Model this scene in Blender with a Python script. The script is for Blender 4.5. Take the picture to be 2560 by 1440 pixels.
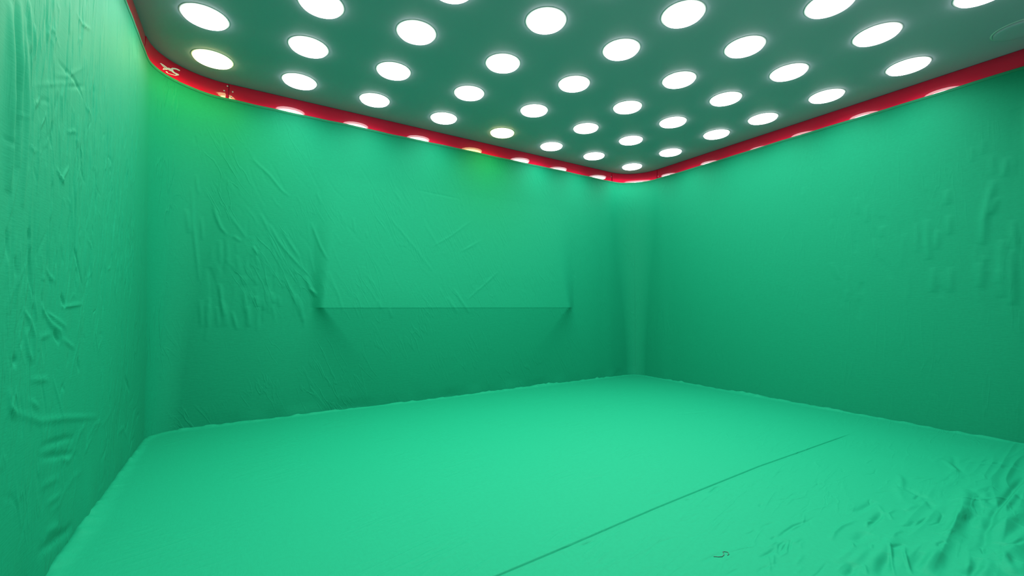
import bpy, bmesh, math, random
import numpy as np
from mathutils import Matrix, Vector

# ------------------------------------------------------------------ clearing
for o in list(bpy.data.objects):
    bpy.data.objects.remove(o)
scene = bpy.context.scene
COL = scene.collection

# ------------------------------------------------------------------ camera
cam_data = bpy.data.cameras.new('camera')
cam_data.sensor_fit = 'HORIZONTAL'
cam_data.sensor_width = 36.0
cam_data.lens = 1082.146 / 2560.0 * 36.0
cam_data.clip_start = 0.01
cam = bpy.data.objects.new('camera', cam_data)
COL.objects.link(cam)
rt_ = Vector((0.84947776, -0.52761793, 0.00261828))
up_ = Vector((-0.02286462, -0.03185396, 0.99923097))
fw_ = Vector((0.52712878, 0.84888435, 0.03912301))
mw = Matrix.Identity(4)
for i in range(3):
    mw[i][0] = rt_[i]; mw[i][1] = up_[i]; mw[i][2] = -fw_[i]
mw[0][3], mw[1][3], mw[2][3] = -4.52018, -4.10040, 0.93253
cam.matrix_world = mw
scene.camera = cam

# ------------------------------------------------------------------ world, exposure
world = bpy.data.worlds.new('world')
scene.world = world
world.use_nodes = True
world.node_tree.nodes['Background'].inputs[0].default_value = (0.0, 0.0, 0.0, 1)
world.node_tree.nodes['Background'].inputs[1].default_value = 0.0
vs = scene.view_settings
scene.display_settings.display_device = 'sRGB'
vs.view_transform = 'Standard'
vs.look = 'None'
vs.use_curve_mapping = False
vs.gamma = 1.0
vs.exposure = 0.0
LAMP = 8.5           # radiance of a lit diffuser; the grid of ceiling lamps is the only light
BEAM_W = 6.7        # each lamp's downward beam, watts
BEAM_SPREAD = 160  # degrees

# ------------------------------------------------------------------ materials
def new_mat(name):
    m = bpy.data.materials.new(name); m.use_nodes = True
    nt = m.node_tree
    return m, nt, nt.nodes['Principled BSDF']

def simple(name, col, rough=0.5, spec=0.5, ior=1.5):
    m, nt, b = new_mat(name)
    b.inputs['Base Color'].default_value = (*col, 1)
    b.inputs['Roughness'].default_value = rough
    b.inputs['IOR'].default_value = ior
    b.inputs['Specular IOR Level'].default_value = spec
    return m

def stretch2(s):
    return s

def cloth_mat(name, col, weave=0.05, crumple=0.25, stretch=(1, 1, 1), rot=(0, 0, 0), crease=0.5, cscale=9, cdist=0.004, sheen=0.0):
    m, nt, b = new_mat(name)
    N, L = nt.nodes, nt.links
    tc = N.new('ShaderNodeTexCoord')
    # slight unevenness of the dye
    n0 = N.new('ShaderNodeTexNoise'); n0.inputs['Scale'].default_value = 60; n0.inputs['Detail'].default_value = 5
    L.new(tc.outputs['Object'], n0.inputs['Vector'])
    mix = N.new('ShaderNodeMix'); mix.data_type = 'RGBA'
    mix.inputs[6].default_value = (*[c * 0.93 for c in col], 1)
    mix.inputs[7].default_value = (*[c * 1.07 for c in col], 1)
    L.new(n0.outputs['Fac'], mix.inputs[0])
    L.new(mix.outputs[2], b.inputs['Base Color'])
    b.inputs['Roughness'].default_value = 0.7
    b.inputs['Specular IOR Level'].default_value = 0.09
    b.inputs['Sheen Weight'].default_value = sheen
    b.inputs['Sheen Roughness'].default_value = 0.5
    # crumple and weave as bump
    mp = N.new('ShaderNodeMapping'); mp.inputs['Scale'].default_value = stretch
    L.new(tc.outputs['Object'], mp.inputs['Vector'])
    n1 = N.new('ShaderNodeTexNoise'); n1.inputs['Scale'].default_value = 22; n1.inputs['Detail'].default_value = 4
    n1.inputs['Distortion'].default_value = 0.6
    L.new(mp.outputs['Vector'], n1.inputs['Vector'])
    n2 = N.new('ShaderNodeTexNoise'); n2.inputs['Scale'].default_value = 420; n2.inputs['Detail'].default_value = 2
    L.new(tc.outputs['Object'], n2.inputs['Vector'])
    # fine creases: thin ridged lines along the pull of the cloth, in patches
    mp2 = N.new('ShaderNodeMapping'); mp2.vector_type = 'TEXTURE'
    mp2.inputs['Rotation'].default_value = rot
    mp2.inputs['Scale'].default_value = stretch2(stretch)
    L.new(tc.outputs['Object'], mp2.inputs['Vector'])
    n3 = N.new('ShaderNodeTexNoise'); n3.inputs['Scale'].default_value = cscale; n3.inputs['Detail'].default_value = 3
    n3.inputs['Distortion'].default_value = 0.5
    L.new(mp2.outputs['Vector'], n3.inputs['Vector'])
    s1 = N.new('ShaderNodeMath'); s1.operation = 'SUBTRACT'; s1.inputs[1].default_value = 0.5
    L.new(n3.outputs['Fac'], s1.inputs[0])
    s2 = N.new('ShaderNodeMath'); s2.operation = 'ABSOLUTE'; L.new(s1.outputs[0], s2.inputs[0])
    s3 = N.new('ShaderNodeMapRange'); s3.interpolation_type = 'SMOOTHSTEP'
    s3.inputs['From Min'].default_value = 0.0; s3.inputs['From Max'].default_value = 0.05
    s3.inputs['To Min'].default_value = 1.0; s3.inputs['To Max'].default_value = 0.0
    L.new(s2.outputs[0], s3.inputs['Value'])
    n4 = N.new('ShaderNodeTexNoise'); n4.inputs['Scale'].default_value = 2.2; n4.inputs['Detail'].default_value = 2
    L.new(tc.outputs['Object'], n4.inputs['Vector'])
    s4 = N.new('ShaderNodeMapRange'); s4.interpolation_type = 'SMOOTHSTEP'
    s4.inputs['From Min'].default_value = 0.44; s4.inputs['From Max'].default_value = 0.66
    L.new(n4.outputs['Fac'], s4.inputs['Value'])
    s5 = N.new('ShaderNodeMath'); s5.operation = 'MULTIPLY'
    L.new(s3.outputs[0], s5.inputs[0]); L.new(s4.outputs[0], s5.inputs[1])
    b0 = N.new('ShaderNodeBump'); b0.inputs['Strength'].default_value = crease; b0.inputs['Distance'].default_value = cdist
    L.new(s5.outputs[0], b0.inputs['Height'])
    b1 = N.new('ShaderNodeBump'); b1.inputs['Strength'].default_value = crumple; b1.inputs['Distance'].default_value = 0.006
    b2 = N.new('ShaderNodeBump'); b2.inputs['Strength'].default_value = weave; b2.inputs['Distance'].default_value = 0.002
    L.new(n1.outputs['Fac'], b1.inputs['Height']); L.new(n2.outputs['Fac'], b2.inputs['Height'])
    L.new(b0.outputs['Normal'], b1.inputs['Normal'])
    L.new(b1.outputs['Normal'], b2.inputs['Normal']); L.new(b2.outputs['Normal'], b.inputs['Normal'])
    return m

GREEN = (0.001, 0.16, 0.079)
M_LEFTCLOTH = cloth_mat('green_cloth_crumpled', GREEN, 0.06, 0.10, (1, 1, 7), (0, 0, 0), 0.55, 16, 0.004)
M_BACKCLOTH = cloth_mat('green_cloth_taut', GREEN, 0.06, 0.10, (1, 1, 5), (0, math.radians(-25), 0), 0.30, 11, 0.004)
M_RIGHTCLOTH = cloth_mat('green_cloth_smooth', GREEN, 0.06, 0.08, (1, 1, 6), (0, 0, 0), 0.16, 9, 0.004)
M_FLOORCLOTH = cloth_mat('green_floor_cloth', GREEN, 0.06, 0.10, (6, 1, 1), (0, 0, math.radians(12)), 0.30, 11, 0.004)
M_HEM = cloth_mat('green_hem_cloth', (0.012, 0.17, 0.085), 0.06, 0.1, crease=0.0)
M_RED = simple('red_gloss_panel', (0.62, 0.004, 0.036), 0.03, 0.5, 1.55)
M_SCREW = simple('screw_metal', (0.8, 0.75, 0.75), 0.3)
M_CEIL = simple('white_ceiling_paint', (0.32, 0.335, 0.41), 0.55, 0.4)
M_TRIM = simple('lamp_trim_white', (0.50, 0.50, 0.52), 0.4)
M_WALL = simple('grey_wall_paint', (0.60, 0.60, 0.60), 0.7)
M_SUB = simple('subfloor_grey', (0.2, 0.2, 0.2), 0.8)
M_WHITE = simple('white_vinyl', (0.85, 0.78, 0.80), 0.35)
M_THREAD = simple('dark_green_thread', (0.004, 0.06, 0.035), 0.7)
M_OFF = simple('unlit_diffuser', (0.33, 0.345, 0.42), 0.5)

def emit(name, col, s):
    m, nt, b = new_mat(name)
    b.inputs['Base Color'].default_value = (0.8, 0.8, 0.8, 1)
    b.inputs['Emission Color'].default_value = (*col, 1)
    b.inputs['Emission Strength'].default_value = s
    return m
M_LIT = emit('lit_diffuser', (1.0, 0.98, 0.97), LAMP)
M_WARM = emit('warm_lit_diffuser', (1.0, 0.93, 0.42), LAMP)

# ------------------------------------------------------------------ helpers
def tag(o, label=None, cat=None, group=None, kind=None):
    if label: o['label'] = label
    if cat: o['category'] = cat
    if group: o['group'] = group
    if kind: o['kind'] = kind
    return o

def link_mesh(name, me, mat, parent=None, smooth=True):
    me.materials.append(mat)
    if smooth:
        me.polygons.foreach_set('use_smooth', [True] * len(me.polygons))
    o = bpy.data.objects.new(name, me); COL.objects.link(o)
    if parent: o.parent = parent
    return o

def empty(name, loc):
    o = bpy.data.objects.new(name, None); COL.objects.link(o); o.location = loc
    o.empty_display_size = 0.1
    return o

def from_py(name, verts, faces, mat, parent=None, smooth=True):
    me = bpy.data.meshes.new(name); me.from_pydata([tuple(v) for v in verts], [], faces); me.update()
    return link_mesh(name, me, mat, parent, smooth)

def box(name, lo, hi, mat, parent=None):
    (a, b, c), (d, e, f) = lo, hi
    v = [(a, b, c), (d, b, c), (d, e, c), (a, e, c), (a, b, f), (d, b, f), (d, e, f), (a, e, f)]
    q = [(3, 2, 1, 0), (4, 5, 6, 7), (0, 1, 5, 4), (1, 2, 6, 5), (2, 3, 7, 6), (3, 0, 4, 7)]
    return from_py(name, v, q, mat, parent, smooth=False)

def grid_mesh(name, P, mat, parent=None, flip=False):
    """P: (nu, nv, 3) array -> one smooth quad sheet"""
    nu, nv = P.shape[:2]
    me = bpy.data.meshes.new(name)
    idx = np.arange(nu * nv).reshape(nu, nv)
    q = np.stack([idx[:-1, :-1], idx[1:, :-1], idx[1:, 1:], idx[:-1, 1:]], -1).reshape(-1, 4)
    if flip: q = q[:, ::-1]
    me.vertices.add(nu * nv); me.vertices.foreach_set('co', P.astype(np.float32).ravel())
    nf = len(q)
    me.loops.add(nf * 4); me.loops.foreach_set('vertex_index', q.astype(np.int32).ravel())
    me.polygons.add(nf); me.polygons.foreach_set('loop_start', np.arange(0, nf * 4, 4, dtype=np.int32))
    me.update(calc_edges=True); me.validate()
    return link_mesh(name, me, mat, parent)

def lathe(name, prof, mat, parent=None, seg=56, close_tip=False):
    v, f = [], []
    n = len(prof)
    for r, z in prof:
        for k in range(seg):
            a = 2 * math.pi * k / seg
            v.append((r * math.cos(a), r * math.sin(a), z))
    for i in range(n - 1):
        for k in range(seg):
            k2 = (k + 1) % seg
            f.append((i * seg + k, i * seg + k2, (i + 1) * seg + k2, (i + 1) * seg + k))
    if close_tip: f.append(tuple((n - 1) * seg + k for k in range(seg)))
    return from_py(name, v, f, mat, parent)

def axis(*spans):
    """join (start, stop, step) spans into one increasing coordinate array"""
    out = []
    for a, b, s in spans:
        n = max(1, int(round((b - a) / s)))
        out.append(np.linspace(a, b, n, endpoint=False))
    out.append(np.array([spans[-1][1]]))
    return np.concatenate(out)

def smooth01(t):
    t = np.clip(t, 0, 1); return t * t * (3 - 2 * t)

def vnoise(X, Y, seed):
    """smooth value noise on arrays"""
    xi, yi = np.floor(X).astype(int), np.floor(Y).astype(int)
    fx, fy = X - xi, Y - yi
    fx, fy = fx * fx * (3 - 2 * fx), fy * fy * (3 - 2 * fy)
    def h(a, b):
        n = (a * 374761393 + b * 668265263 + seed * 362437) & 0x7fffffff
        n = ((n ^ (n >> 13)) * 1274126177) & 0x7fffffff
        return ((n ^ (n >> 16)) & 0xffff) / 65535.0
    return (h(xi, yi) * (1 - fx) + h(xi + 1, yi) * fx) * (1 - fy) + (h(xi, yi + 1) * (1 - fx) + h(xi + 1, yi + 1) * fx) * fy - 0.5

def stroke_field(H, V, strokes, scale=1.0):
    """height field of creases: every stroke is a polyline with a width and an amplitude, tapering to its ends"""
    out = np.zeros_like(H)
    for pts, w, a in strokes:
        p = np.array(pts, float)
        lo, hi = p.min(0) - 3 * w, p.max(0) + 3 * w
        m = (H > lo[0]) & (H < hi[0]) & (V > lo[1]) & (V < hi[1])
        if not m.any(): continue
        x, y = H[m], V[m]
        best = np.full(x.shape, 1e9); tt = np.zeros(x.shape)
        seg = np.linalg.norm(np.diff(p, axis=0), axis=1); tot = seg.sum() + 1e-9; acc = 0
        for i in range(len(p) - 1):
            d = p[i + 1] - p[i]; l2 = d @ d + 1e-12
            t = np.clip(((x - p[i][0]) * d[0] + (y - p[i][1]) * d[1]) / l2, 0, 1)
            dd = (x - p[i][0] - t * d[0]) ** 2 + (y - p[i][1] - t * d[1]) ** 2
            k = dd < best
            best[k] = dd[k]; tt[k] = (acc + t[k] * seg[i]) / tot
            acc += seg[i]
        taper = np.clip(np.sin(np.pi * np.clip(tt, 0, 1)), 0, 1) ** 0.6
        out[m] += scale * a * taper * np.exp(-best / (w * w))
    return out

def random_strokes(rng, n, hx, vy, ang, dev, length, width, amp, bend=0.15):
    S = []
    for _ in range(n):
        x, y = rng.uniform(*hx), rng.uniform(*vy)
        t = math.radians(rng.gauss(ang, dev)); l = rng.uniform(*length)
        c, s = math.cos(t), math.sin(t); b = rng.uniform(-bend, bend) * l
        S.append(([(x - c * l / 2, y - s * l / 2), (x - s * b, y + c * b), (x + c * l / 2, y + s * l / 2)],
                  rng.uniform(*width), rng.uniform(*amp) * rng.choice((-1, 1))))
    return S

# crease strokes, in metres on each surface: (points), width, height
STROKES_LEFT = [([(-2.374,1.772),(-2.352,1.613),(-2.341,1.413),(-2.338,1.244)],0.02,0.012),
    ([(-2.337,1.795),(-2.323,1.616),(-2.307,1.424)],0.012,-0.006),
    ([(-2.307,1.813),(-2.298,1.675),(-2.289,1.49),(-2.282,1.327)],0.014,0.009),
    ([(-2.272,1.786),(-2.249,1.602),(-2.241,1.447),(-2.248,1.216)],0.013,0.008),
    ([(-2.25,1.848),(-2.228,1.699)],0.012,0.006),
    ([(-2.207,1.798),(-2.197,1.689)],0.01,0.005),
    ([(-1.934,1.907),(-1.923,1.749),(-1.932,1.553)],0.008,-0.004),
    ([(-1.842,2.051),(-1.768,2.046),(-1.64,2.092)],0.007,0.003),
    ([(-1.922,2.049),(-1.916,1.932)],0.007,0.003),
    ([(-2.048,1.714),(-1.917,1.766),(-1.698,1.908)],0.007,0.0016),
    ([(-2.018,1.777),(-1.939,1.778),(-1.831,1.79),(-1.732,1.769),(-1.638,1.748)],0.007,-0.0035),
    ([(-2.215,1.603),(-1.972,1.715),(-1.808,1.792)],0.006,0.0014),
    ([(-1.913,1.731),(-1.85,1.754),(-1.687,1.829)],0.006,-0.002),
    ([(-1.758,1.782),(-1.677,1.754),(-1.592,1.74)],0.007,0.003),
    ([(-1.942,1.733),(-1.967,1.671),(-1.949,1.591)],0.007,0.004),
    ([(-2.047,1.555),(-2.042,1.508)],0.006,-0.004),
    ([(-1.797,1.442),(-1.761,1.309),(-1.75,1.152),(-1.63,0.998)],0.008,-0.005),
    ([(-1.731,1.573),(-1.692,1.47),(-1.635,1.434)],0.008,-0.004),
    ([(-2.061,1.522),(-2.043,1.46)],0.007,-0.004),
    ([(-2.174,1.105),(-2.155,0.982)],0.008,-0.005),
    ([(-2.337,1.143),(-2.323,1.055)],0.008,-0.005),
    ([(-2.195,1.164),(-2.185,1.122)],0.008,-0.004),
    ([(-2.285,1.07),(-2.274,1.012)],0.008,-0.004),
    ([(-1.009,1.212),(-0.985,1.062)],0.012,0.004),
    ([(-0.939,1.231),(-0.909,1.044)],0.012,0.004),
    ([(-0.861,1.232),(-0.817,1.024)],0.012,0.004),
    ([(-0.757,1.286),(-0.704,1.1)],0.012,0.004),
    ([(-0.559,1.334),(-0.471,1.19)],0.012,0.003),
    ([(-1.892,1.567),(-1.807,1.599),(-1.775,1.604)],0.006,0.003),
    ([(-1.993,1.405),(-1.932,1.385),(-1.89,1.373)],0.007,0.004),
    ([(-1.929,1.364),(-1.913,1.397),(-1.848,1.452)],0.007,0.004),
    ([(-2.041,1.052),(-1.985,1.022),(-1.947,1.016)],0.007,0.003),
    ([(-2.206,0.919),(-2.15,0.882),(-2.114,0.829),(-2.111,0.747)],0.009,0.004),
    ([(-2.06,0.918),(-1.966,0.862),(-1.873,0.832),(-1.859,0.784)],0.008,0.004),
    ([(-1.882,0.968),(-1.842,0.917)],0.008,-0.006),
    ([(-1.884,0.921),(-1.768,0.924),(-1.622,0.933)],0.007,0.003),
    ([(-1.944,0.833),(-1.88,0.79)],0.009,-0.006),
    ([(-2.007,0.904),(-1.802,0.84)],0.007,0.003),
    ([(-1.861,0.803),(-1.7,0.756)],0.007,0.003),
    ([(-2.062,0.938),(-2.039,0.885)],0.008,0.003),
    ([(-2.128,0.957),(-2.104,0.88)],0.008,0.003),
    ([(-2.081,0.821),(-1.962,0.827)],0.007,0.003),
    ([(-2.183,0.852),(-2.153,0.776),(-2.12,0.748)],0.01,0.004),
    ([(-2.269,0.782),(-2.246,0.75)],0.009,-0.005),
    ([(-0.949,0.834),(-0.917,0.689)],0.01,-0.004),
    ([(-0.83,0.523),(-0.685,0.408)],0.012,-0.004),
    ([(-1.67,0.713),(-1.637,0.652)],0.009,-0.004),
    ([(-2.297,0.639),(-2.218,0.605),(-2.05,0.545),(-1.804,0.501),(-1.346,0.406)],0.009,0.004),
    ([(-2.144,0.694),(-1.989,0.673),(-1.975,0.659)],0.008,0.003),
    ([(-2.041,0.459),(-1.794,0.421),(-1.678,0.395)],0.009,-0.005),
    ([(-2.053,0.424),(-1.787,0.359),(-1.645,0.322)],0.009,-0.005),
    ([(-1.983,0.246),(-1.812,0.224)],0.01,0.003),
    ([(-2.042,0.327),(-1.841,0.292)],0.009,0.003),
    ([(-1.981,0.152),(-1.84,0.118)],0.012,0.004),
    ([(-2.051,0.119),(-1.771,0.06),(-1.682,0.051)],0.016,-0.006),
    ([(-2.034,0.546),(-2.024,0.458)],0.009,0.002),
    ([(-2.291,0.694),(-2.283,0.642),(-2.23,0.596)],0.01,0.004),
    ([(-2.152,0.634),(-2.055,0.59)],0.008,0.003)]
STROKES_BACK = [([(-4.738,1.7),(-4.711,1.609),(-4.68,1.53),(-4.635,1.474)],0.014,0.006),
    ([(-4.492,2.124),(-4.362,2.01),(-4.272,1.898),(-4.203,1.843)],0.014,0.004),
    ([(-4.6,1.477),(-4.548,1.434)],0.014,0.004),
    ([(-4.465,1.404),(-4.427,1.333)],0.012,0.006),
    ([(-4.353,1.599),(-4.285,1.467),(-4.216,1.372),(-4.064,1.201)],0.014,0.005),
    ([(-4.265,1.57),(-4.195,1.449),(-4.113,1.327)],0.014,0.004),
    ([(-4.037,1.644),(-3.956,1.429),(-3.899,1.314)],0.013,0.006),
    ([(-4.07,1.175),(-4.039,1.086),(-3.99,0.997)],0.02,0.008),
    ([(-4.141,1.02),(-4.105,0.919),(-4.079,0.779)],0.02,0.007),
    ([(-4.235,1.169),(-4.164,1.02),(-4.103,0.83)],0.016,0.005),
    ([(-4.877,1.821),(-4.861,1.535),(-4.826,1.25),(-4.808,1.102)],0.016,0.005),
    ([(-4.905,1.645),(-4.882,1.464)],0.02,0.006),
    ([(-4.811,1.598),(-4.797,1.425)],0.016,0.004),
    ([(-4.852,1.918),(-4.84,1.815),(-4.825,1.771)],0.012,0.004),
    ([(-4.75,1.22),(-4.722,1.081),(-4.715,0.907)],0.02,-0.008),
    ([(-4.679,1.094),(-4.667,0.965),(-4.644,0.837)],0.018,0.007),
    ([(-4.591,0.883),(-4.557,0.729)],0.018,0.006),
    ([(-4.869,2.218),(-4.858,2.15)],0.01,-0.003),
    ([(-4.639,1.438),(-4.628,1.202)],0.02,0.003),
    ([(-4.688,1.434),(-4.677,1.247)],0.02,0.003),
    ([(-3.311,2.022),(-3.237,1.931)],0.012,0.003),
    ([(-3.691,1.721),(-3.669,1.572)],0.012,0.003),
    ([(-3.57,1.609),(-3.562,1.54)],0.012,0.003),
    ([(-2.713,1.104),(-2.629,0.982),(-2.525,0.843)],0.014,0.005),
    ([(-2.778,1.011),(-2.661,0.844)],0.014,0.004),
    ([(-2.56,0.983),(-2.35,1.144),(-2.148,1.313)],0.012,0.003),
    ([(-2.462,1.839),(-2.718,1.642),(-2.943,1.502)],0.012,0.0025),
    ([(-2.371,1.624),(-2.616,1.479)],0.012,0.0025),
    ([(-3.365,1.771),(-3.097,1.476),(-2.941,1.278)],0.013,0.003),
    ([(-3.008,1.736),(-2.848,1.494)],0.012,0.0025),
    ([(-3.897,1.221),(-3.807,0.999),(-3.766,0.853)],0.014,0.003),
    ([(-3.995,1.911),(-3.957,1.811)],0.012,0.003),
    ([(-4.644,1.664),(-4.498,1.45)],0.014,0.003),
    ([(-4.419,1.678),(-4.329,1.489)],0.014,0.003),
    ([(-3.104,2.067),(-2.62,2.042)],0.012,-0.002),
    ([(-3.466,0.975),(-3.437,0.892)],0.014,0.003),
    ([(-3.368,0.906),(-3.338,0.807)],0.014,0.003),
    ([(-4.038,1.073),(-3.984,1.016)],0.014,0.006),
    ([(-4.52,1.062),(-4.509,0.967),(-4.501,0.859)],0.021,0.0042),
    ([(-4.478,1.032),(-4.468,0.967),(-4.461,0.938)],0.021,0.00294),
    ([(-4.436,1.001),(-4.427,0.967),(-4.419,0.912)],0.021,0.00504),
    ([(-4.391,0.97),(-4.382,0.968),(-4.374,0.885)],0.021,0.00336),
    ([(-4.357,1.066),(-4.346,0.968),(-4.337,0.857)],0.021,0.0042),
    ([(-4.319,1.035),(-4.309,0.968),(-4.302,0.939)],0.021,0.00546),
    ([(-4.28,1.003),(-4.27,0.969),(-4.262,0.911)],0.021,0.00252),
    ([(-4.532,1.158),(-4.527,1.086)],0.014,0.003),
    ([(-4.512,1.159),(-4.507,1.087)],0.014,0.003),
    ([(-4.439,1.162),(-4.434,1.089)],0.014,0.003),
    ([(-4.365,1.164),(-4.36,1.091)],0.014,0.003),
    ([(-4.8,0.964),(-4.791,0.85),(-4.785,0.758)],0.018,0.004),
    ([(-4.762,0.942),(-4.754,0.849),(-4.748,0.757)],0.018,0.004),
    ([(-4.695,0.919),(-4.687,0.849),(-4.681,0.756)],0.018,0.004),
    ([(-4.657,0.965),(-4.648,0.848),(-4.642,0.755)],0.018,0.004),
    ([(-4.637,0.942),(-4.629,0.848),(-4.622,0.754)],0.018,0.004),
    ([(-4.496,0.919),(-4.488,0.847),(-4.482,0.751)],0.018,0.004),
    ([(-4.487,0.967),(-4.478,0.847),(-4.471,0.75)],0.018,0.004)]
STROKES_RIGHT = [([(-3.322,1.829),(-3.295,1.71),(-3.266,1.552),(-3.254,1.373)],0.02,0.01),
    ([(-3.331,1.702),(-3.303,1.582)],0.016,0.006),
    ([(-3.453,2.145),(-3.43,1.908),(-3.437,1.766),(-3.445,1.661)],0.02,0.01),
    ([(-3.077,1.813),(-3.081,1.698)],0.016,0.005),
    ([(-2.958,1.604),(-2.961,1.427),(-2.965,1.29)],0.018,0.007),
    ([(-2.899,1.593),(-2.896,1.355)],0.016,0.004),
    ([(-3.086,1.62),(-3.084,1.469)],0.016,0.005),
    ([(-3.02,1.516),(-3.009,1.363)],0.016,0.005),
    ([(-2.985,1.23),(-2.98,1.037)],0.018,0.005),
    ([(-3.082,1.223),(-3.079,1.035)],0.018,0.005),
    ([(-3.232,1.248),(-3.23,1.067)],0.016,0.005),
    ([(-3.254,1.301),(-3.246,1.049)],0.016,0.005),
    ([(-3.346,1.398),(-3.339,0.994)],0.022,0.009),
    ([(-3.388,1.322),(-3.384,0.941)],0.022,0.009),
    ([(-3.386,1.973),(-3.372,1.835)],0.016,0.005),
    ([(-3.408,1.529),(-3.407,1.425),(-3.429,1.284)],0.018,0.008),
    ([(-3.217,2.096),(-3.217,1.985)],0.014,0.003),
    ([(-3.275,2.133),(-3.272,2.024)],0.014,0.003),
    ([(-2.511,1.875),(-2.511,1.722)],0.014,0.003),
    ([(-2.58,1.796),(-2.58,1.645)],0.014,0.003),
    ([(-3.315,2.012),(-3.321,1.866)],0.014,0.003),
    ([(-2.31,1.324),(-2.364,1.163)],0.014,0.003)]
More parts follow.
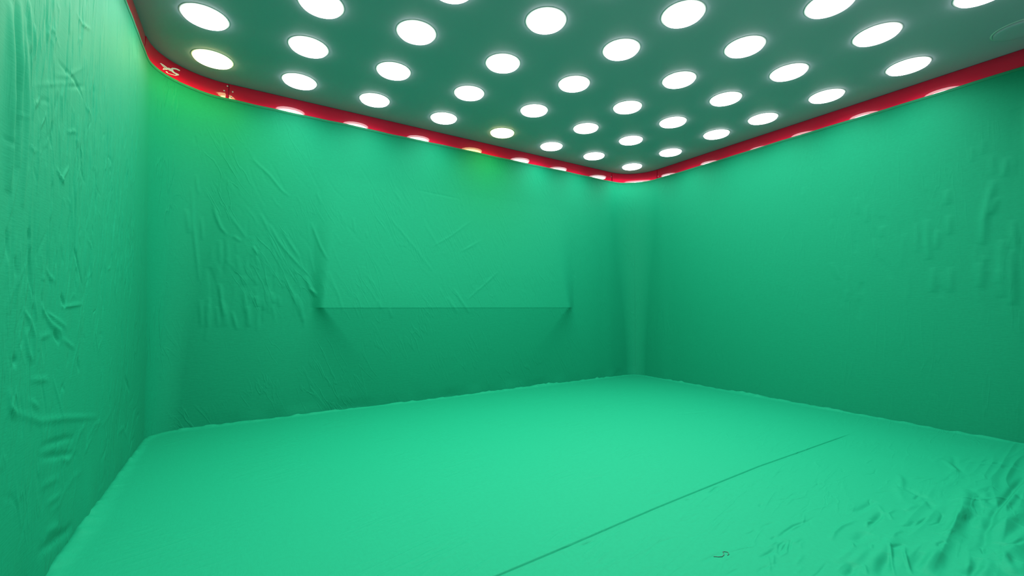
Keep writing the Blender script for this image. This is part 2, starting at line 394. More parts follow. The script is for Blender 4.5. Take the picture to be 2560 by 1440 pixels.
STROKES_FLOOR = [([(-2.673,-3.156),(-2.599,-3.146),(-2.512,-3.141),(-2.398,-3.154)],0.011,-0.006),
    ([(-2.648,-3.158),(-2.569,-3.155),(-2.486,-3.157),(-2.412,-3.156)],0.01,-0.005),
    ([(-2.875,-3.194),(-2.805,-3.194),(-2.748,-3.188)],0.014,-0.006),
    ([(-2.787,-3.213),(-2.723,-3.187),(-2.671,-3.184)],0.009,-0.005),
    ([(-2.791,-3.219),(-2.713,-3.201),(-2.662,-3.188)],0.009,-0.005),
    ([(-2.741,-3.226),(-2.706,-3.214),(-2.645,-3.191)],0.009,-0.005),
    ([(-2.712,-3.15),(-2.67,-3.145)],0.01,-0.004),
    ([(-2.517,-3.279),(-2.434,-3.257),(-2.35,-3.25),(-2.235,-3.259)],0.016,0.006),
    ([(-2.148,-3.225),(-2.067,-3.227),(-1.927,-3.227)],0.02,-0.007),
    ([(-2.271,-3.309),(-2.214,-3.293),(-2.158,-3.296)],0.012,0.005),
    ([(-2.239,-3.308),(-2.165,-3.302),(-2.084,-3.297),(-2.036,-3.293)],0.018,-0.009),
    ([(-2.07,-3.412),(-2.005,-3.411),(-1.922,-3.413)],0.011,-0.007),
    ([(-2.021,-3.442),(-1.936,-3.453),(-1.848,-3.442),(-1.814,-3.429)],0.012,-0.006),
    ([(-2.587,-3.495),(-2.513,-3.466),(-2.423,-3.437),(-2.346,-3.41)],0.011,0.008),
    ([(-2.535,-3.527),(-2.497,-3.511),(-2.38,-3.464),(-2.324,-3.449)],0.011,0.007),
    ([(-2.388,-3.426),(-2.34,-3.431),(-2.302,-3.441)],0.014,-0.006),
    ([(-2.442,-3.334),(-2.352,-3.326),(-2.311,-3.333)],0.025,-0.007),
    ([(-0.788,-3.538),(-0.901,-3.536),(-1.188,-3.545),(-1.43,-3.557),(-1.651,-3.563),(-1.767,-3.578),(-1.9,-3.585),(-2.006,-3.602),(-2.15,-3.605)],0.02,-0.016),
    ([(-0.93,-3.551),(-1.211,-3.559),(-1.449,-3.57),(-1.667,-3.575),(-1.781,-3.589),(-1.924,-3.598),(-2.017,-3.612)],0.025,0.012),
    ([(-2.188,-3.628),(-2.27,-3.636),(-2.332,-3.633),(-2.377,-3.632)],0.024,-0.016),
    ([(-2.181,-3.64),(-2.284,-3.649),(-2.363,-3.654)],0.03,0.012),
    ([(-1.881,-3.687),(-1.973,-3.677),(-2.031,-3.65)],0.014,-0.008),
    ([(-1.99,-3.646),(-1.876,-3.646),(-1.795,-3.65),(-1.735,-3.657)],0.035,-0.015),
    ([(-2.641,-3.47),(-2.54,-3.449),(-2.444,-3.44)],0.03,-0.012),
    ([(-2.642,-3.456),(-2.527,-3.427),(-2.375,-3.41),(-2.244,-3.402)],0.03,0.008),
    ([(-2.079,-3.53),(-2.228,-3.541),(-2.358,-3.561),(-2.467,-3.571)],0.035,-0.011),
    ([(-2.111,-3.52),(-2.258,-3.531),(-2.36,-3.545),(-2.483,-3.554)],0.035,0.011),
    ([(-2.232,-3.522),(-2.19,-3.515),(-2.149,-3.523)],0.014,-0.008),
    ([(-2.057,-3.604),(-2.105,-3.616),(-2.141,-3.626)],0.01,-0.007),
    ([(-2.621,-3.392),(-2.678,-3.406),(-2.731,-3.408)],0.018,-0.008),
    ([(-2.291,-3.4),(-2.23,-3.391),(-2.174,-3.398)],0.016,0.005),
    ([(-2.241,-3.71),(-2.182,-3.69),(-2.113,-3.674),(-2.023,-3.659)],0.025,0.013),
    ([(-1.446,-3.62),(-1.681,-3.62),(-1.871,-3.631),(-2.008,-3.635)],0.035,0.014),
    ([(-1.713,-3.671),(-1.841,-3.668),(-1.996,-3.676),(-2.123,-3.691)],0.035,0.012),
    ([(-1.394,-3.418),(-1.518,-3.452),(-1.706,-3.484),(-1.877,-3.51),(-2.021,-3.52)],0.03,0.009),
    ([(-1.678,-3.501),(-1.823,-3.512),(-1.998,-3.524)],0.028,-0.009),
    ([(-1.335,-3.483),(-1.482,-3.5),(-1.567,-3.522)],0.022,0.007),
    ([(-1.751,-3.322),(-1.667,-3.314)],0.014,-0.006),
    ([(-1.702,-3.532),(-1.812,-3.55),(-1.852,-3.546)],0.02,0.006),
    ([(-2.104,-3.717),(-2.196,-3.717),(-2.254,-3.721)],0.03,0.013),
    ([(-2.47,-3.534),(-2.38,-3.533),(-2.264,-3.527)],0.03,0.008),
    ([(-2.508,-3.525),(-2.435,-3.514),(-2.31,-3.507)],0.028,-0.007),
    ([(-2.638,-3.389),(-2.57,-3.386),(-2.442,-3.377)],0.022,0.006),
    ([(-2.674,-3.352),(-2.574,-3.352),(-2.456,-3.342)],0.02,0.004),
    ([(-2.65,-3.224),(-2.659,-3.209),(-2.602,-3.209)],0.014,0.004),
    ([(-2.465,-3.328),(-2.501,-3.348)],0.011,0.005),
    ([(-2.408,-3.372),(-2.452,-3.387)],0.011,0.004),
    ([(-2.597,-3.414),(-2.662,-3.444)],0.012,0.005),
    ([(-2.829,-3.196),(-2.887,-3.235),(-2.939,-3.26)],0.012,0.004),
    ([(-2.809,-3.208),(-2.891,-3.248)],0.012,0.004),
    ([(-2.816,-3.286),(-2.713,-3.267)],0.014,0.003),
    ([(-2.799,-2.624),(-2.687,-2.619)],0.011,-0.004),
    ([(-2.537,-2.76),(-2.443,-2.738),(-2.403,-2.742)],0.011,-0.005),
    ([(-3.391,-2.785),(-3.354,-2.785),(-3.318,-2.782)],0.01,-0.005),
    ([(-2.964,-2.304),(-2.813,-2.324)],0.013,-0.004),
    ([(-2.775,-2.447),(-2.646,-2.456)],0.013,-0.002),
    ([(-2.315,-2.183),(-2.193,-2.196)],0.013,-0.002),
    ([(-1.646,-1.888),(-1.541,-1.892)],0.014,-0.002),
    ([(-1.4,-1.627),(-1.188,-1.704),(-0.934,-1.76)],0.022,-0.005),
    ([(-3.411,-2.898),(-3.327,-2.867)],0.012,0.004),
    ([(-3.258,-2.836),(-3.158,-2.768)],0.011,0.003),
    ([(-2.692,-2.845),(-2.623,-2.845)],0.011,-0.003),
    ([(-2.469,-2.972),(-2.421,-2.958)],0.009,-0.005),
    ([(-2.538,-2.401),(-2.483,-2.419)],0.012,-0.003),
    ([(-2.822,-2.043),(-2.702,-2.054)],0.012,-0.002),
    ([(-2.645,-3.075),(-2.56,-3.082)],0.012,-0.003),
    ([(-2.667,-2.751),(-2.706,-2.75)],0.01,-0.004),
    ([(-3.08,-3.094),(-2.958,-3.101)],0.012,-0.003)]
EMBLEM = [
    [(153.52, 2.6262), (152.32, 2.6337), (148.10, 2.6351), (144.50, 2.6327), (145.27, 2.6249), (149.18, 2.6291)],
    [(152.46, 2.6259), (151.43, 2.6268), (146.36, 2.6231), (146.88, 2.6168), (150.33, 2.6209)],
    [(149.96, 2.5978), (149.20, 2.6059), (149.23, 2.6119), (148.44, 2.6140), (147.42, 2.6137), (145.71, 2.6259), (143.73, 2.6383), (141.65, 2.6407), (140.28, 2.6533), (138.69, 2.6580), (139.38, 2.6449), (138.99, 2.6366), (140.55, 2.6239), (142.60, 2.6211), (144.18, 2.6216), (146.02, 2.6114), (147.39, 2.6083), (148.76, 2.6005)],
    [(140.18, 2.6534), (137.72, 2.6622), (135.40, 2.6669), (132.83, 2.6665), (132.99, 2.6598), (133.83, 2.6577), (135.99, 2.6569), (138.16, 2.6502), (139.38, 2.6449)],
    [(141.33, 2.6265), (138.99, 2.6366), (137.58, 2.6303), (135.25, 2.6326), (133.34, 2.6318), (133.60, 2.6247), (136.51, 2.6097), (137.39, 2.6097), (135.83, 2.6215), (138.02, 2.6198), (140.03, 2.6217)],
    [(146.46, 2.5996), (145.17, 2.6041), (143.99, 2.6040), (145.15, 2.5997), (143.53, 2.5978), (140.46, 2.6050), (137.25, 2.6118), (136.51, 2.6097), (140.44, 2.6014), (144.05, 2.5942), (145.94, 2.5956)]]
SPOT = {'A1': (-4.745, -0.364), 'A2': (-4.179, -0.352), 'A3': (-3.594, -0.352), 'A4': (-2.945, -0.332), 'A5': (-2.299, -0.325), 'A6': (-1.644, -0.292), 'A7': (-1.029, -0.311), 'A8': (-0.349, -0.274), 'B1': (-4.759, -0.895), 'B2': (-4.177, -0.892), 'B3': (-3.592, -0.900), 'B4': (-2.956, -0.896), 'B5': (-2.314, -0.919), 'B6': (-1.652, -0.871), 'B7': (-1.032, -0.887), 'B8': (-0.368, -0.872), 'C3': (-3.603, -1.439), 'C4': (-2.945, -1.429), 'C5': (-2.314, -1.478), 'C6': (-1.646, -1.416), 'C7': (-1.039, -1.426), 'C8': (-0.411, -1.472), 'D4': (-2.959, -1.979), 'D5': (-2.338, -2.010), 'D6': (-1.657, -1.963), 'D7': (-1.055, -1.974), 'D8': (-0.389, -1.930), 'E6': (-1.648, -2.481), 'E7': (-1.050, -2.476), 'E8': (-0.385, -2.454), 'F7': (-1.053, -3.013), 'F8': (-0.397, -2.984),
    'C2': (-4.170, -1.400), 'D3': (-3.570, -1.930), 'E5': (-2.290, -2.470), 'F6': (-1.640, -2.985), 'G7': (-1.015, -3.49), 'G8': (-0.355, -3.52)}

# ------------------------------------------------------------------ outline of the room
H = 2.7
HEM = 2.572
def fillet_path(P, radii):
    """corners P0..P3 -> straight ends and arcs: returns list of sections (callables of 0..1 -> point, inward normal)"""
    P = [np.array(p, float) for p in P]
    ent = []
    for i in (1, 2):
        a = P[i - 1] - P[i]; a /= np.linalg.norm(a)
        b = P[i + 1] - P[i]; b /= np.linalg.norm(b)
        half = math.acos(np.clip(a @ b, -1, 1)) / 2
        r = radii[i - 1]; d = r / math.tan(half)
        c = P[i] + (a + b) / np.linalg.norm(a + b) * (r / math.sin(half))
        ent.append((P[i] + a * d, P[i] + b * d, c, r))
    sec = []
    def line(p, q):
        d = (q - p) / np.linalg.norm(q - p); n = np.array([d[1], -d[0]])
        return lambda t: (p[None] + t[:, None] * (q - p)[None], np.repeat(n[None], len(t), 0))
    def arc(s, e, c, r):
        a0 = math.atan2(*(s - c)[::-1]); a1 = math.atan2(*(e - c)[::-1])
        while a1 > a0: a1 -= 2 * math.pi
        def f(t):
            a = a0 + (a1 - a0) * t
            u = np.stack([np.cos(a), np.sin(a)], -1)
            return c[None] + r * u, -u
        return f
    sec.append(line(P[0], ent[0][0])); sec.append(arc(*ent[0])); sec.append(line(ent[0][1], ent[1][0]))
    sec.append(arc(*ent[1])); sec.append(line(ent[1][1], P[3]))
    return sec
YR = -4.75
TOP = fillet_path([(-5.1, YR), (-5.1, -0.012), (0.022, 0.045), (-0.02, YR)], (0.45, 0.40))
BOT = fillet_path([(-5.105, YR), (-5.095, -0.035), (0.04, 0.055), (-0.01, YR)], (0.20, 0.19))

# ------------------------------------------------------------------ shell (structure)
def struct(o, label, cat):
    return tag(o, label, cat, kind='structure')
struct(box('floor', (-5.3, YR - 0.2, -0.12), (0.25, 0.28, -0.02), M_SUB), 'grey floor slab under the green floor cloth', 'floor')
struct(box('ceiling', (-5.3, YR - 0.2, H), (0.25, 0.28, H + 0.1), M_CEIL), 'flat pale ceiling dotted with round lights', 'ceiling')
struct(box('wall_left', (-5.3, YR, -0.02), (-5.125, 0.28, H), M_WALL), 'left wall behind the wrinkled green cloth', 'wall')
struct(box('wall_back', (-5.125, 0.08, -0.02), (0.075, 0.28, H), M_WALL), 'back wall behind the smooth green cloth', 'wall')
struct(box('wall_right', (0.075, YR, -0.02), (0.25, 0.28, H), M_WALL), 'right wall behind the green cloth', 'wall')
struct(box('wall_rear', (-5.3, YR - 0.2, -0.02), (0.25, YR, H), M_WALL), 'plain wall behind the viewpoint', 'wall')

# red gloss band: panels above the cloth, jointed where the corner pieces start
def band(name, sec, t0, t1, n, label, proud=0.0, lean=0.0):
    t = np.linspace(t0, t1, n)
    p, nm = sec(t)
    zs = [2.54, 2.5415, H - 0.0035, H - 0.002]
    ins = [0.0015, 0, 0, 0.0015]
    v, f = [], []
    ring = []
    for i in range(n):
        e = 0.0015 if i in (0, n - 1) else 0.0
        r = []
        for z, k in zip(zs, ins):
            q = p[i] + nm[i] * (proud - max(k, e) - math.tan(math.radians(lean)) * (H - z)); r.append(len(v)); v.append((q[0], q[1], z))
        for z in (H - 0.002, 2.54):
            q = p[i] + nm[i] * (proud - 0.012 - math.tan(math.radians(lean)) * (H - z)); r.append(len(v)); v.append((q[0], q[1], z))
        ring.append(r)
    for i in range(n - 1):
        for k in range(6):
            k2 = (k + 1) % 6
            f.append((ring[i][k], ring[i + 1][k], ring[i + 1][k2], ring[i][k2]))
    f.append(tuple(ring[0])); f.append(tuple(reversed(ring[-1])))
    o = from_py(name, v, f, M_RED)
    for pl in o.data.polygons: pl.use_smooth = True
    o.data.set_sharp_from_angle(angle=math.radians(25))
    return struct(o, label, 'red trim')
G_ = 0.0012
def with_ends(n, a, b, e):
    return n
L1 = TOP[0]; L3 = TOP[2]; L5 = TOP[4]
tr1 = band('trim_1', TOP[0], 0.0, 0.9995, 40, 'dark red band along the top of the left wall', -0.004, 0.3)
tr2 = band('trim_2', TOP[1], 0.003, 0.997, 60, 'curved red band piece in the left corner carrying the white emblem', 0.0, 3.4)
tr3 = band('trim_3', TOP[2], 0.0004, 0.9996, 120, 'long bright red glossy band along the back wall', 0.0, 2.1)
tr4 = band('trim_4', TOP[3], 0.003, 0.997, 60, 'curved red band piece in the far right corner', 0.0, -5.0)
tr5 = band('trim_5', TOP[4], 0.0004, 1.0, 120, 'long dark red glossy band along the right wall', 0.0, 0.2)

def screw(parent, sec, t, z):
    p, nm = sec(np.array([t])); p, nm = p[0], nm[0]
    prof = [(0.0055, 0.0), (0.0055, 0.001), (0.004, 0.0024), (0.0015, 0.003)]
    o = lathe('screw', prof, M_SCREW, parent, seg=14, close_tip=True)
    z_ax = Vector((nm[0], nm[1], 0)); x_ax = Vector((0, 0, 1)); y_ax = z_ax.cross(x_ax)
    m = Matrix.Identity(4)
    for i in range(3): m[i][0] = x_ax[i]; m[i][1] = y_ax[i]; m[i][2] = z_ax[i]
    m[0][3], m[1][3], m[2][3] = p[0], p[1], z
    o.matrix_world = m
    return o
screw(tr2, TOP[1], 0.985, 2.678); screw(tr2, TOP[1], 0.955, 2.634)
screw(tr3, TOP[2], 0.006, 2.640); screw(tr3, TOP[2], 0.004, 2.600)
screw(tr4, TOP[3], 0.02, 2.64); screw(tr4, TOP[3], 0.50, 2.592); screw(tr4, TOP[3], 0.97, 2.64)
screw(tr5, TOP[4], 0.004, 2.604); screw(tr3, TOP[2], 0.9965, 2.64)

# white emblem stuck on the curved corner piece
EC = np.array([-4.65, -0.4603])   # centre of the corner arc, refined below
_p, _n = TOP[1](np.array([0.0])); EC = _p[0] + _n[0] * 0.45
def emblem():
    v, f = [], []
    for poly in EMBLEM:
        a = len(v)
        n = len(poly)
        for off in (0.0004, 0.0014):
            for ang, z in poly:
                t = math.radians(ang); r = 0.45 - off + math.tan(math.radians(3.4)) * (H - z)
                v.append((EC[0] + r * math.cos(t), EC[1] + r * math.sin(t), z))
        f.append(tuple(range(a + n, a + 2 * n)))
        for k in range(n):
            k2 = (k + 1) % n
            f.append((a + k, a + k2, a + n + k2, a + n + k))
    me = bpy.data.meshes.new('emblem'); me.from_pydata(v, [], f)
    bm = bmesh.new(); bm.from_mesh(me)
    bmesh.ops.triangulate(bm, faces=[q for q in bm.faces if len(q.verts) > 4])
    bmesh.ops.recalc_face_normals(bm, faces=bm.faces[:])
    bm.to_mesh(me); bm.free()
    o = link_mesh('emblem', me, M_WHITE, smooth=False)
    tag(o, 'small white leaping horse emblem on the red band in the left corner', 'emblem')
emblem()

# ------------------------------------------------------------------ wall cloths
rng = random.Random(7)
def wall_sheet(parts, zs):
    """parts: (section index, array of 0..1); returns base points, normals (nu, nv, 3/2)"""
    pt, nt_, pb, nb = [], [], [], []
    for i, t in parts:
        a, b = TOP[i](t); pt.append(a); nt_.append(b)
        a, b = BOT[i](t); pb.append(a); nb.append(b)
    pt, nt_, pb, nb = map(np.concatenate, (pt, nt_, pb, nb))
    k = smooth01(zs / 2.5)[None, :, None]
    P = pb[:, None] * (1 - k) + pt[:, None] * k
    Nn = nb[:, None] * (1 - k) + nt_[:, None] * k
    Nn = Nn / np.linalg.norm(Nn, axis=-1, keepdims=True)
    Z = np.broadcast_to(zs[None], P.shape[:2])
    return P, Nn, Z
def make_cloth(name, parts, zs, dfun, label, mat):
    P, Nn, Z = wall_sheet(parts, zs)
    d = 0.0085 + 0.006 * smooth01((P[..., 0] + 0.62) / 0.2) * smooth01((P[..., 1] + 0.58) / 0.2) + dfun(P[..., 0], P[..., 1], Z) * (0.06 + 0.94 * smooth01((HEM - Z) / 0.22))   # pinned flat along the hem
    d = np.maximum(d, 0.0045)
    Q = P + Nn * d[..., None]
    sag = 0.016 * smooth01((-4.6 - P[..., 0]) / 0.3) * smooth01((-0.1 - P[..., 1]) / 0.4)      # the left cloth is pinned a little lower
    V = np.concatenate([Q, (Z - sag * smooth01((Z - 2.2) / 0.37))[..., None]], -1)
    root = empty(name, (float(V[..., 0].mean()), float(V[..., 1].mean()), 0.0))
    o = grid_mesh('cloth_panel', V - np.array(root.location)[None, None], mat, root)
    # folded hem along the top edge, thickness and all
    top = Q[:, -1]; n2 = Nn[:, -1]
    wv = 0.0018 * np.sin(np.arange(len(top)) * 0.05) + 0.0012 * np.sin(np.arange(len(top)) * 0.173)
    prof = [(0.0004, -0.0185), (0.0035, -0.0165), (0.0042, -0.010), (0.0045, -0.003), (0.0035, 0.0012), (0.0, 0.002), (-0.003, 0.0012), (-0.003, -0.004)]
    R = np.stack([np.concatenate([top + n2 * a, (HEM + b + wv - sag[:, -1])[:, None]], -1) for a, b in prof], 1)
    h = grid_mesh('hem', R - np.array(root.location)[None, None], M_HEM, root)
    h['label'] = 'pale folded hem along the top edge'
    tag(root, label, 'backdrop cloth', 'green cloths hung on the walls')
    return root
zs_fine = axis((-0.008, 0.6, 0.010), (0.6, 0.885, 0.008), (0.885, 0.925, 0.002), (0.925, HEM, 0.007))

# left: strongly wrinkled
SL = STROKES_LEFT + random_strokes(rng, 330, (-2.35, -0.75), (1.0, 1.95), 90, 7, (0.06, 0.26), (0.0045, 0.0075), (0.0012, 0.0030), 0.05) \
   + random_strokes(rng, 110, (-2.35, -0.9), (0.25, 1.2), 88, 22, (0.05, 0.22), (0.0045, 0.008), (0.001, 0.0026), 0.12) \
   + random_strokes(rng, 60, (-2.35, -1.2), (0.6, 2.0), 60, 60, (0.03, 0.10), (0.004, 0.007), (0.001, 0.0024), 0.25) \
   + random_strokes(rng, 40, (-2.35, -1.0), (1.9, 2.5), 90, 8, (0.1, 0.4), (0.006, 0.012), (0.001, 0.002), 0.05) \
   + random_strokes(rng, 60, (-1.2, -0.3), (0.4, 1.9), 90, 8, (0.08, 0.3), (0.008, 0.014), (0.0006, 0.0016), 0.05) \
   + random_strokes(rng, 25, (-2.0, -0.4), (0.04, 0.4), 25, 20, (0.06, 0.25), (0.006, 0.012), (0.001, 0.003), 0.2)
def d_left(x, y, z):
    d = stroke_field(y, z, SL)
    d += 0.010 * vnoise(y * 1.3, z * 0.5, 3) + 0.008 * vnoise(y * 3.5, z * 1.1, 4) * smooth01((-0.5 - y) / 0.6)
    d += 0.006 * vnoise(y * 12, z * 2.2, 5) * smooth01((-0.8 - y) / 0.8)
    d += 0.012 * smooth01(1 - z / 0.35) * (vnoise(y * 6, z * 2, 9) + 0.4) * smooth01((-0.35 - y) / 0.3)
    return d + 0.008
half0 = np.linspace(0, 0.5, 40); half1 = np.linspace(0.5, 1, 40)
yL = axis((YR + 0.01, -2.7, 0.05), (-2.7, -0.4628, 0.0048))
tL = (yL - YR) / (-0.4625 - YR)
make_cloth('wall_cloth', [(0, np.clip(tL, 0, 0.9995)), (1, half0)], zs_fine, d_left,
           'tall crumpled green cloth with vertical creases hung on the left wall', M_LEFTCLOTH)

# back: taut over a straight ledge, wrinkled towards the left corner
SB = STROKES_BACK + random_strokes(rng, 46, (-4.75, -4.0), (0.75, 1.6), 92, 6, (0.08, 0.28), (0.012, 0.02), (0.001, 0.003), 0.05) \
   + random_strokes(rng, 90, (-4.7, -2.4), (1.0, 2.2), 118, 10, (0.06, 0.35), (0.009, 0.014), (0.0004, 0.0013), 0.08) \
   + random_strokes(rng, 70, (-3.0, -0.7), (0.95, 1.9), 35, 14, (0.06, 0.3), (0.009, 0.013), (0.0002, 0.0006), 0.08) \
   + random_strokes(rng, 40, (-3.2, -1.0), (0.9, 2.1), 115, 10, (0.06, 0.3), (0.009, 0.013), (0.0002, 0.0006), 0.08)
def d_back(x, y, z):
    D = 0.066
    zl = 0.905
    up = np.clip((2.1 - z) / (2.1 - zl), 0, 1) ** 1.25 * D
    dn = D - 0.001 * smooth01((zl - z) / 0.008) - (D - 0.001) * np.clip((zl - z) / (zl + 0.02), 0, 1)
    tri = np.where(z >= zl, up, dn)
    below = np.clip(zl - z, 0, 9); above = np.clip(z - zl, 0, 9)
    sl = 0.10 + 0.10 * above + 1.3 * below
    sr = 0.16 + 0.22 * above + 1.6 * below
    inside = smooth01((x + 4.03 + 0.5 * below) / sl) * smooth01((-1.05 - x + 0.6 * below) / sr)
    d = tri * inside
    d += stroke_field(x, z, [(p, w * 0.75, a * 0.85) for p, w, a in SB])
    d += 0.006 * vnoise(x * 0.9, z * 0.7, 21) * smooth01((z - 1.0) / 0.3)
    d += 0.006 * vnoise(x * 5, z * 1.2, 22) * smooth01((-3.9 - x) / 0.5)
    d += 0.010 * smooth01(1 - z / 0.12) * (vnoise(x * 7, z * 3, 25))
    return np.maximum(d, -0.002)
xB = axis((0, 0.34, 0.0018), (0.34, 1.0, 0.0026))
make_cloth('wall_cloth', [(1, half1), (2, xB[1:-1]), (3, half0)], zs_fine, d_back,
           'wide green cloth stretched over a straight ledge on the back wall', M_BACKCLOTH)

# right: smooth, a few folds near its far end
SR = STROKES_RIGHT + random_strokes(rng, 40, (-3.4, -2.3), (0.9, 1.9), 90, 5, (0.08, 0.3), (0.012, 0.022), (0.0008, 0.0025), 0.04) \
   + random_strokes(rng, 40, (-2.4, -0.5), (0.8, 2.2), 88, 8, (0.08, 0.25), (0.012, 0.018), (0.0003, 0.0010), 0.06) \
   + [([(-3.455, 2.3), (-3.45, 1.7), (-3.465, 1.2), (-3.47, 0.6)], 0.03, -0.02), ([(-3.50, 2.35), (-3.50, 1.6), (-3.51, 0.9)], 0.03, 0.02)]
def d_right(x, y, z):
    d = stroke_field(y, z, SR)
    d += 0.006 * vnoise(y * 0.8, z * 0.6, 31) + 0.008 * vnoise(y * 4, z * 0.9, 32) * smooth01((-2.6 - y) / 0.6)
    return np.maximum(d + 0.003, -0.002)
yR = axis((0, 0.72, 0.0030), (0.72, 0.998, 0.008))
make_cloth('wall_cloth', [(3, half1), (4, yR[1:])], zs_fine, d_right,
           'smooth green cloth hung on the right wall under the dark red band', M_RIGHTCLOTH)

# ------------------------------------------------------------------ floor cloth
xs = axis((-5.125, -3.1, 0.012), (-3.1, -0.75, 0.0033), (-0.75, 0.035, 0.009))
ys = axis((YR + 0.02, -3.80, 0.05), (-3.80, -2.98, 0.0026), (-2.98, -2.80, 0.0055), (-2.80, -2.67, 0.002), (-2.67, -2.2, 0.008), (-2.2, -0.2, 0.013), (-0.2, 0.06, 0.006))
X, Y = np.meshgrid(xs, ys, indexing='ij')
FOLD = math.radians(5)   # direction of the folds on the floor
# distance to the foot of the wall cloths
def wall_dist(X, Y):
    t = np.linspace(0, 1, 60)
    A = np.concatenate([s(t)[0] for s in BOT])
    Nn = np.concatenate([s(t)[1] for s in BOT])
    # straight runs analytically, corners by nearest arc sample
    d = np.full(X.shape, 9.0)
    for i in (0, 2, 4):
        p, n = BOT[i](np.array([0.0, 1.0]))
        d = np.minimum(d, (X - p[0][0]) * n[0][0] + (Y - p[0][1]) * n[0][1])
    for i, far in ((1, 0.20), (3, 0.19)):
        p, n = BOT[i](np.array([0.0])); r = far
        c = p[0] + n[0] * r
        q = (np.sign(c[0] + 2.5) * (X - c[0]) > 0) & (Y > c[1])
        rad = np.hypot(X - c[0], Y - c[1])
        d = np.where(q, r - rad, d)
    return d
wd = wall_dist(X, Y)
rngf = random.Random(11)
SF = STROKES_FLOOR + random_strokes(rngf, 90, (-3.3, -1.2), (-3.5, -2.8), 4, 10, (0.04, 0.22), (0.006, 0.011), (0.0008, 0.003), 0.12) \
   + random_strokes(rngf, 40, (-2.3, -0.7), (-3.7, -3.2), 2, 16, (0.10, 0.40), (0.014, 0.026), (0.002, 0.006), 0.15) \
   + random_strokes(rngf, 40, (-3.4, -0.6), (-2.7, -1.4), 6, 8, (0.05, 0.25), (0.010, 0.016), (0.0004, 0.0015), 0.08)
SF = [(p, w * (0.5 if w < 0.018 else 0.7), a * (0.85 if w < 0.018 else 1.1)) for p, w, a in SF]
Zf = stroke_field(X, Y, SF)
Zf += 0.004 * vnoise(X * 1.1, Y * 1.1, 41) + 0.004 * vnoise(X * 5 + Y * 4, Y * 3 - X * 2, 42) * smooth01((X + 2.2) / 1.2) * smooth01((-2.4 - Y) / 0.5)
# soft parallel folds where the cloth is pushed up, lower right
ca, sa = math.cos(FOLD), math.sin(FOLD)
U_, V_ = X * ca + Y * sa, -X * sa + Y * ca
fold = 0.5 - np.abs(vnoise(U_ * 0.9 + 0.2 * vnoise(X * 3, Y * 3, 60), V_ * 11 + 0.7 * vnoise(X * 2.5, Y * 2.5, 64), 61)) * 2
fold2 = 0.5 - np.abs(vnoise(U_ * 1.8, V_ * 24 + 0.5 * vnoise(X * 4, Y * 4, 63), 62)) * 2
Zf += (0.022 * fold + 0.010 * fold2) * smooth01((X + 2.8) / 0.9) * smooth01((-3.22 - Y) / 0.36)
# seam between the two widths of cloth
seam_y = np.interp(xs, [-4.2, -3.755, -3.471, -2.886, -1.943, -0.791, -0.5], [-2.80, -2.777, -2.763, -2.729, -2.691, -2.695, -2.70])[:, None]
fade = smooth01((-0.62 - X) / 0.35) * smooth01((X + 4.4) / 0.3)
ds = Y - seam_y
Zf += fade * (-0.0060 * np.exp(-(ds / 0.0042) ** 2) + 0.0016 * smooth01(0.5 + ds / 0.006) * np.exp(-np.clip(ds, 0, 9) / 0.06) + 0.0012 * np.exp(-((ds + 0.012) / 0.006) ** 2))
# bunched edge along the walls
along = np.where(X < -4.9, Y, X) + np.where(X > -0.2, Y, 0)
hgt = 0.011 + 0.016 * vnoise(along * 5, along * 0 + 0.5, 51) + 0.014 * vnoise(along * 17, along * 0 + 0.5, 52)
wid = 0.050 + 0.05 * vnoise(along * 3.3, along * 0 + 0.5, 53)
roll = np.exp(-((wd - 0.030) / (wid * 0.55)) ** 2)
Zf += np.maximum(hgt, 0.004) * roll * (1 + 0.9 * vnoise(along * 26, wd * 40, 54))
Zf = np.maximum(Zf, -0.014)
Zf = np.where(wd < 0.012, np.minimum(Zf, -0.004), Zf)
fl = grid_mesh('floor_cloth', np.stack([X, Y, Zf], -1), M_FLOORCLOTH)
tag(fl, 'bright green cloth spread over the whole floor, creased at lower right', 'floor cloth')

# loose thread on the floor cloth
def tube(name, pts, r, mat, seg=8):
    v, f = [], []
    P = [Vector(p) for p in pts]
    for i, p in enumerate(P):
        d = (P[min(i + 1, len(P) - 1)] - P[max(i - 1, 0)]).normalized()
        a = d.cross(Vector((0, 0, 1))).normalized(); b = a.cross(d)
        for k in range(seg):
            t = 2 * math.pi * k / seg
            v.append(p + (a * math.cos(t) + b * math.sin(t)) * r)
    for i in range(len(P) - 1):
        for k in range(seg):
            k2 = (k + 1) % seg
            f.append((i * seg + k, i * seg + k2, (i + 1) * seg + k2, (i + 1) * seg + k))
    f.append(tuple(reversed(range(seg)))); f.append(tuple((len(P) - 1) * seg + k for k in range(seg)))
    return from_py(name, v, f, mat)
TH = [(-3.012, -3.098), (-3.004, -3.110), (-2.990, -3.117), (-2.972, -3.114), (-2.962, -3.106), (-2.958, -3.100), (-2.950, -3.103), (-2.944, -3.112), (-2.952, -3.121), (-2.968, -3.123)]
def fz(x, y):
    i = int(np.searchsorted(xs, x)); j = int(np.searchsorted(ys, y)); return float(Zf[i - 1:i + 1, j - 1:j + 1].max())
tp = []
for i in range(len(TH) - 1):
    for k in range(4):
        s = k / 4; tp.append((TH[i][0] * (1 - s) + TH[i + 1][0] * s, TH[i][1] * (1 - s) + TH[i + 1][1] * s))
tp = [(x, y, fz(x, y) + 0.0012) for x, y in tp]
tag(tube('thread', tp, 0.0011, M_THREAD), 'loose dark curl of thread lying on the green floor cloth', 'thread')

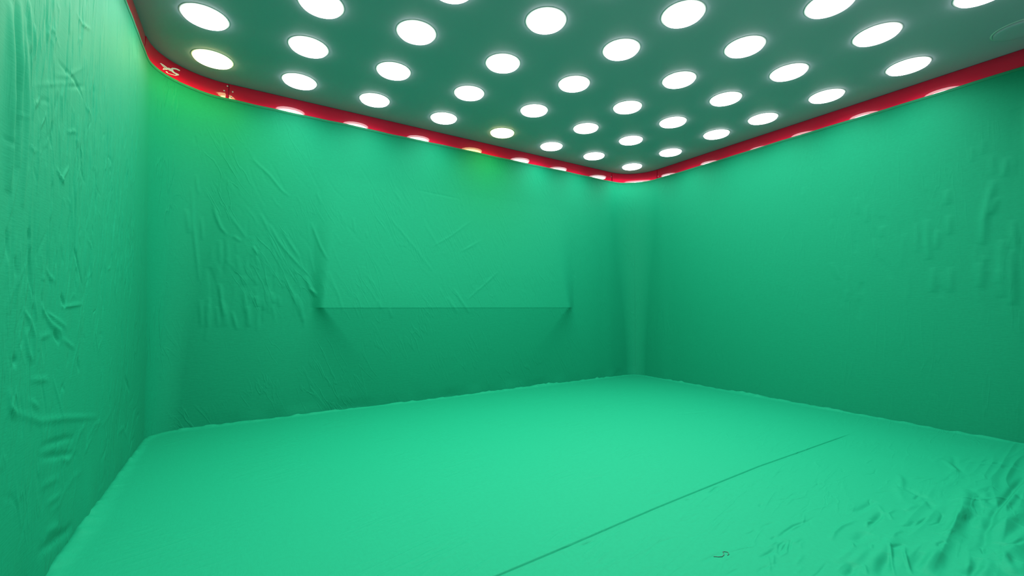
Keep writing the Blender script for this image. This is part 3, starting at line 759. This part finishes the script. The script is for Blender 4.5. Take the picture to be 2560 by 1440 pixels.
# ------------------------------------------------------------------ ceiling lights
RING = [(0.1300, 0.0), (0.1298, -0.0014), (0.1280, -0.0022), (0.1230, -0.0026), (0.1190, -0.0022), (0.1180, -0.0010)]
DOME = [(0.1170, -0.0012), (0.1168, -0.0060), (0.1165, -0.0110), (0.1140, -0.0140), (0.1080, -0.0158), (0.0850, -0.0172), (0.0450, -0.0178), (0.0100, -0.0178)]
ORD = {1: 'first', 2: 'second', 3: 'third', 4: 'fourth', 5: 'fifth', 6: 'sixth', 7: 'seventh', 8: 'eighth'}
def make_light(mat):
    root = empty('ceiling_light', (0, 0, H))
    lathe('trim_ring', RING, M_TRIM, root)
    lathe('diffuser', DOME, mat, root, close_tip=True)
    if mat is not M_OFF:                      # the lamp's own beam, leaving the face of the diffuser
        ld = bpy.data.lights.new('lamp_beam', 'AREA'); ld.shape = 'DISK'; ld.size = 0.22
        ld.energy = BEAM_W; ld.spread = math.radians(BEAM_SPREAD)
        ld.color = (1.0, 0.86, 0.30) if mat is M_WARM else (1.0, 0.98, 0.97)
        lo = bpy.data.objects.new('lamp_beam', ld); COL.objects.link(lo)
        lo.parent = root; lo.location = (0, 0, -0.0190)
    return root
def copy_thing(src):
    c = src.copy(); COL.objects.link(c)
    for ch in src.children:
        k = ch.copy(); COL.objects.link(k); k.parent = c
    return c
protos = {}
def place_light(key, mat):
    """row letter A.. from the back wall, column 1..8 from the left"""
    row, colm = ord(key[0]) - 64, int(key[1])
    if key in SPOT: x, y = SPOT[key]
    else: x, y = -4.76 + (colm - 1) * 0.6295, -0.31 - (row - 1) * 0.536
    if mat.name in protos: o = copy_thing(protos[mat.name])
    else: o = protos[mat.name] = make_light(mat)
    o.location = (x, y, H - 0.0005)
    fr = 9 - colm
    side = 'right wall' if fr <= 4 else 'left wall'
    n = fr if fr <= 4 else colm
    rowtxt = 'row nearest the back wall' if row == 1 else ORD[row] + ' row out from the back wall'
    kind = 'warm-tinted lit' if mat is M_WARM else ('unlit' if mat is M_OFF else 'lit')
    where = ('nearest the ' if n == 1 else ORD[n] + ' from ') + side
    tag(o, '%s round ceiling light, %s, %s' % (kind, where, rowtxt), 'ceiling light', 'round ceiling lights in a grid')
for row in 'ABCDEFG':
    for c in range(1, 9):
        k = row + str(c)
        place_light(k, M_OFF if k == 'G8' else (M_WARM if k in ('A1', 'A5') else M_LIT))
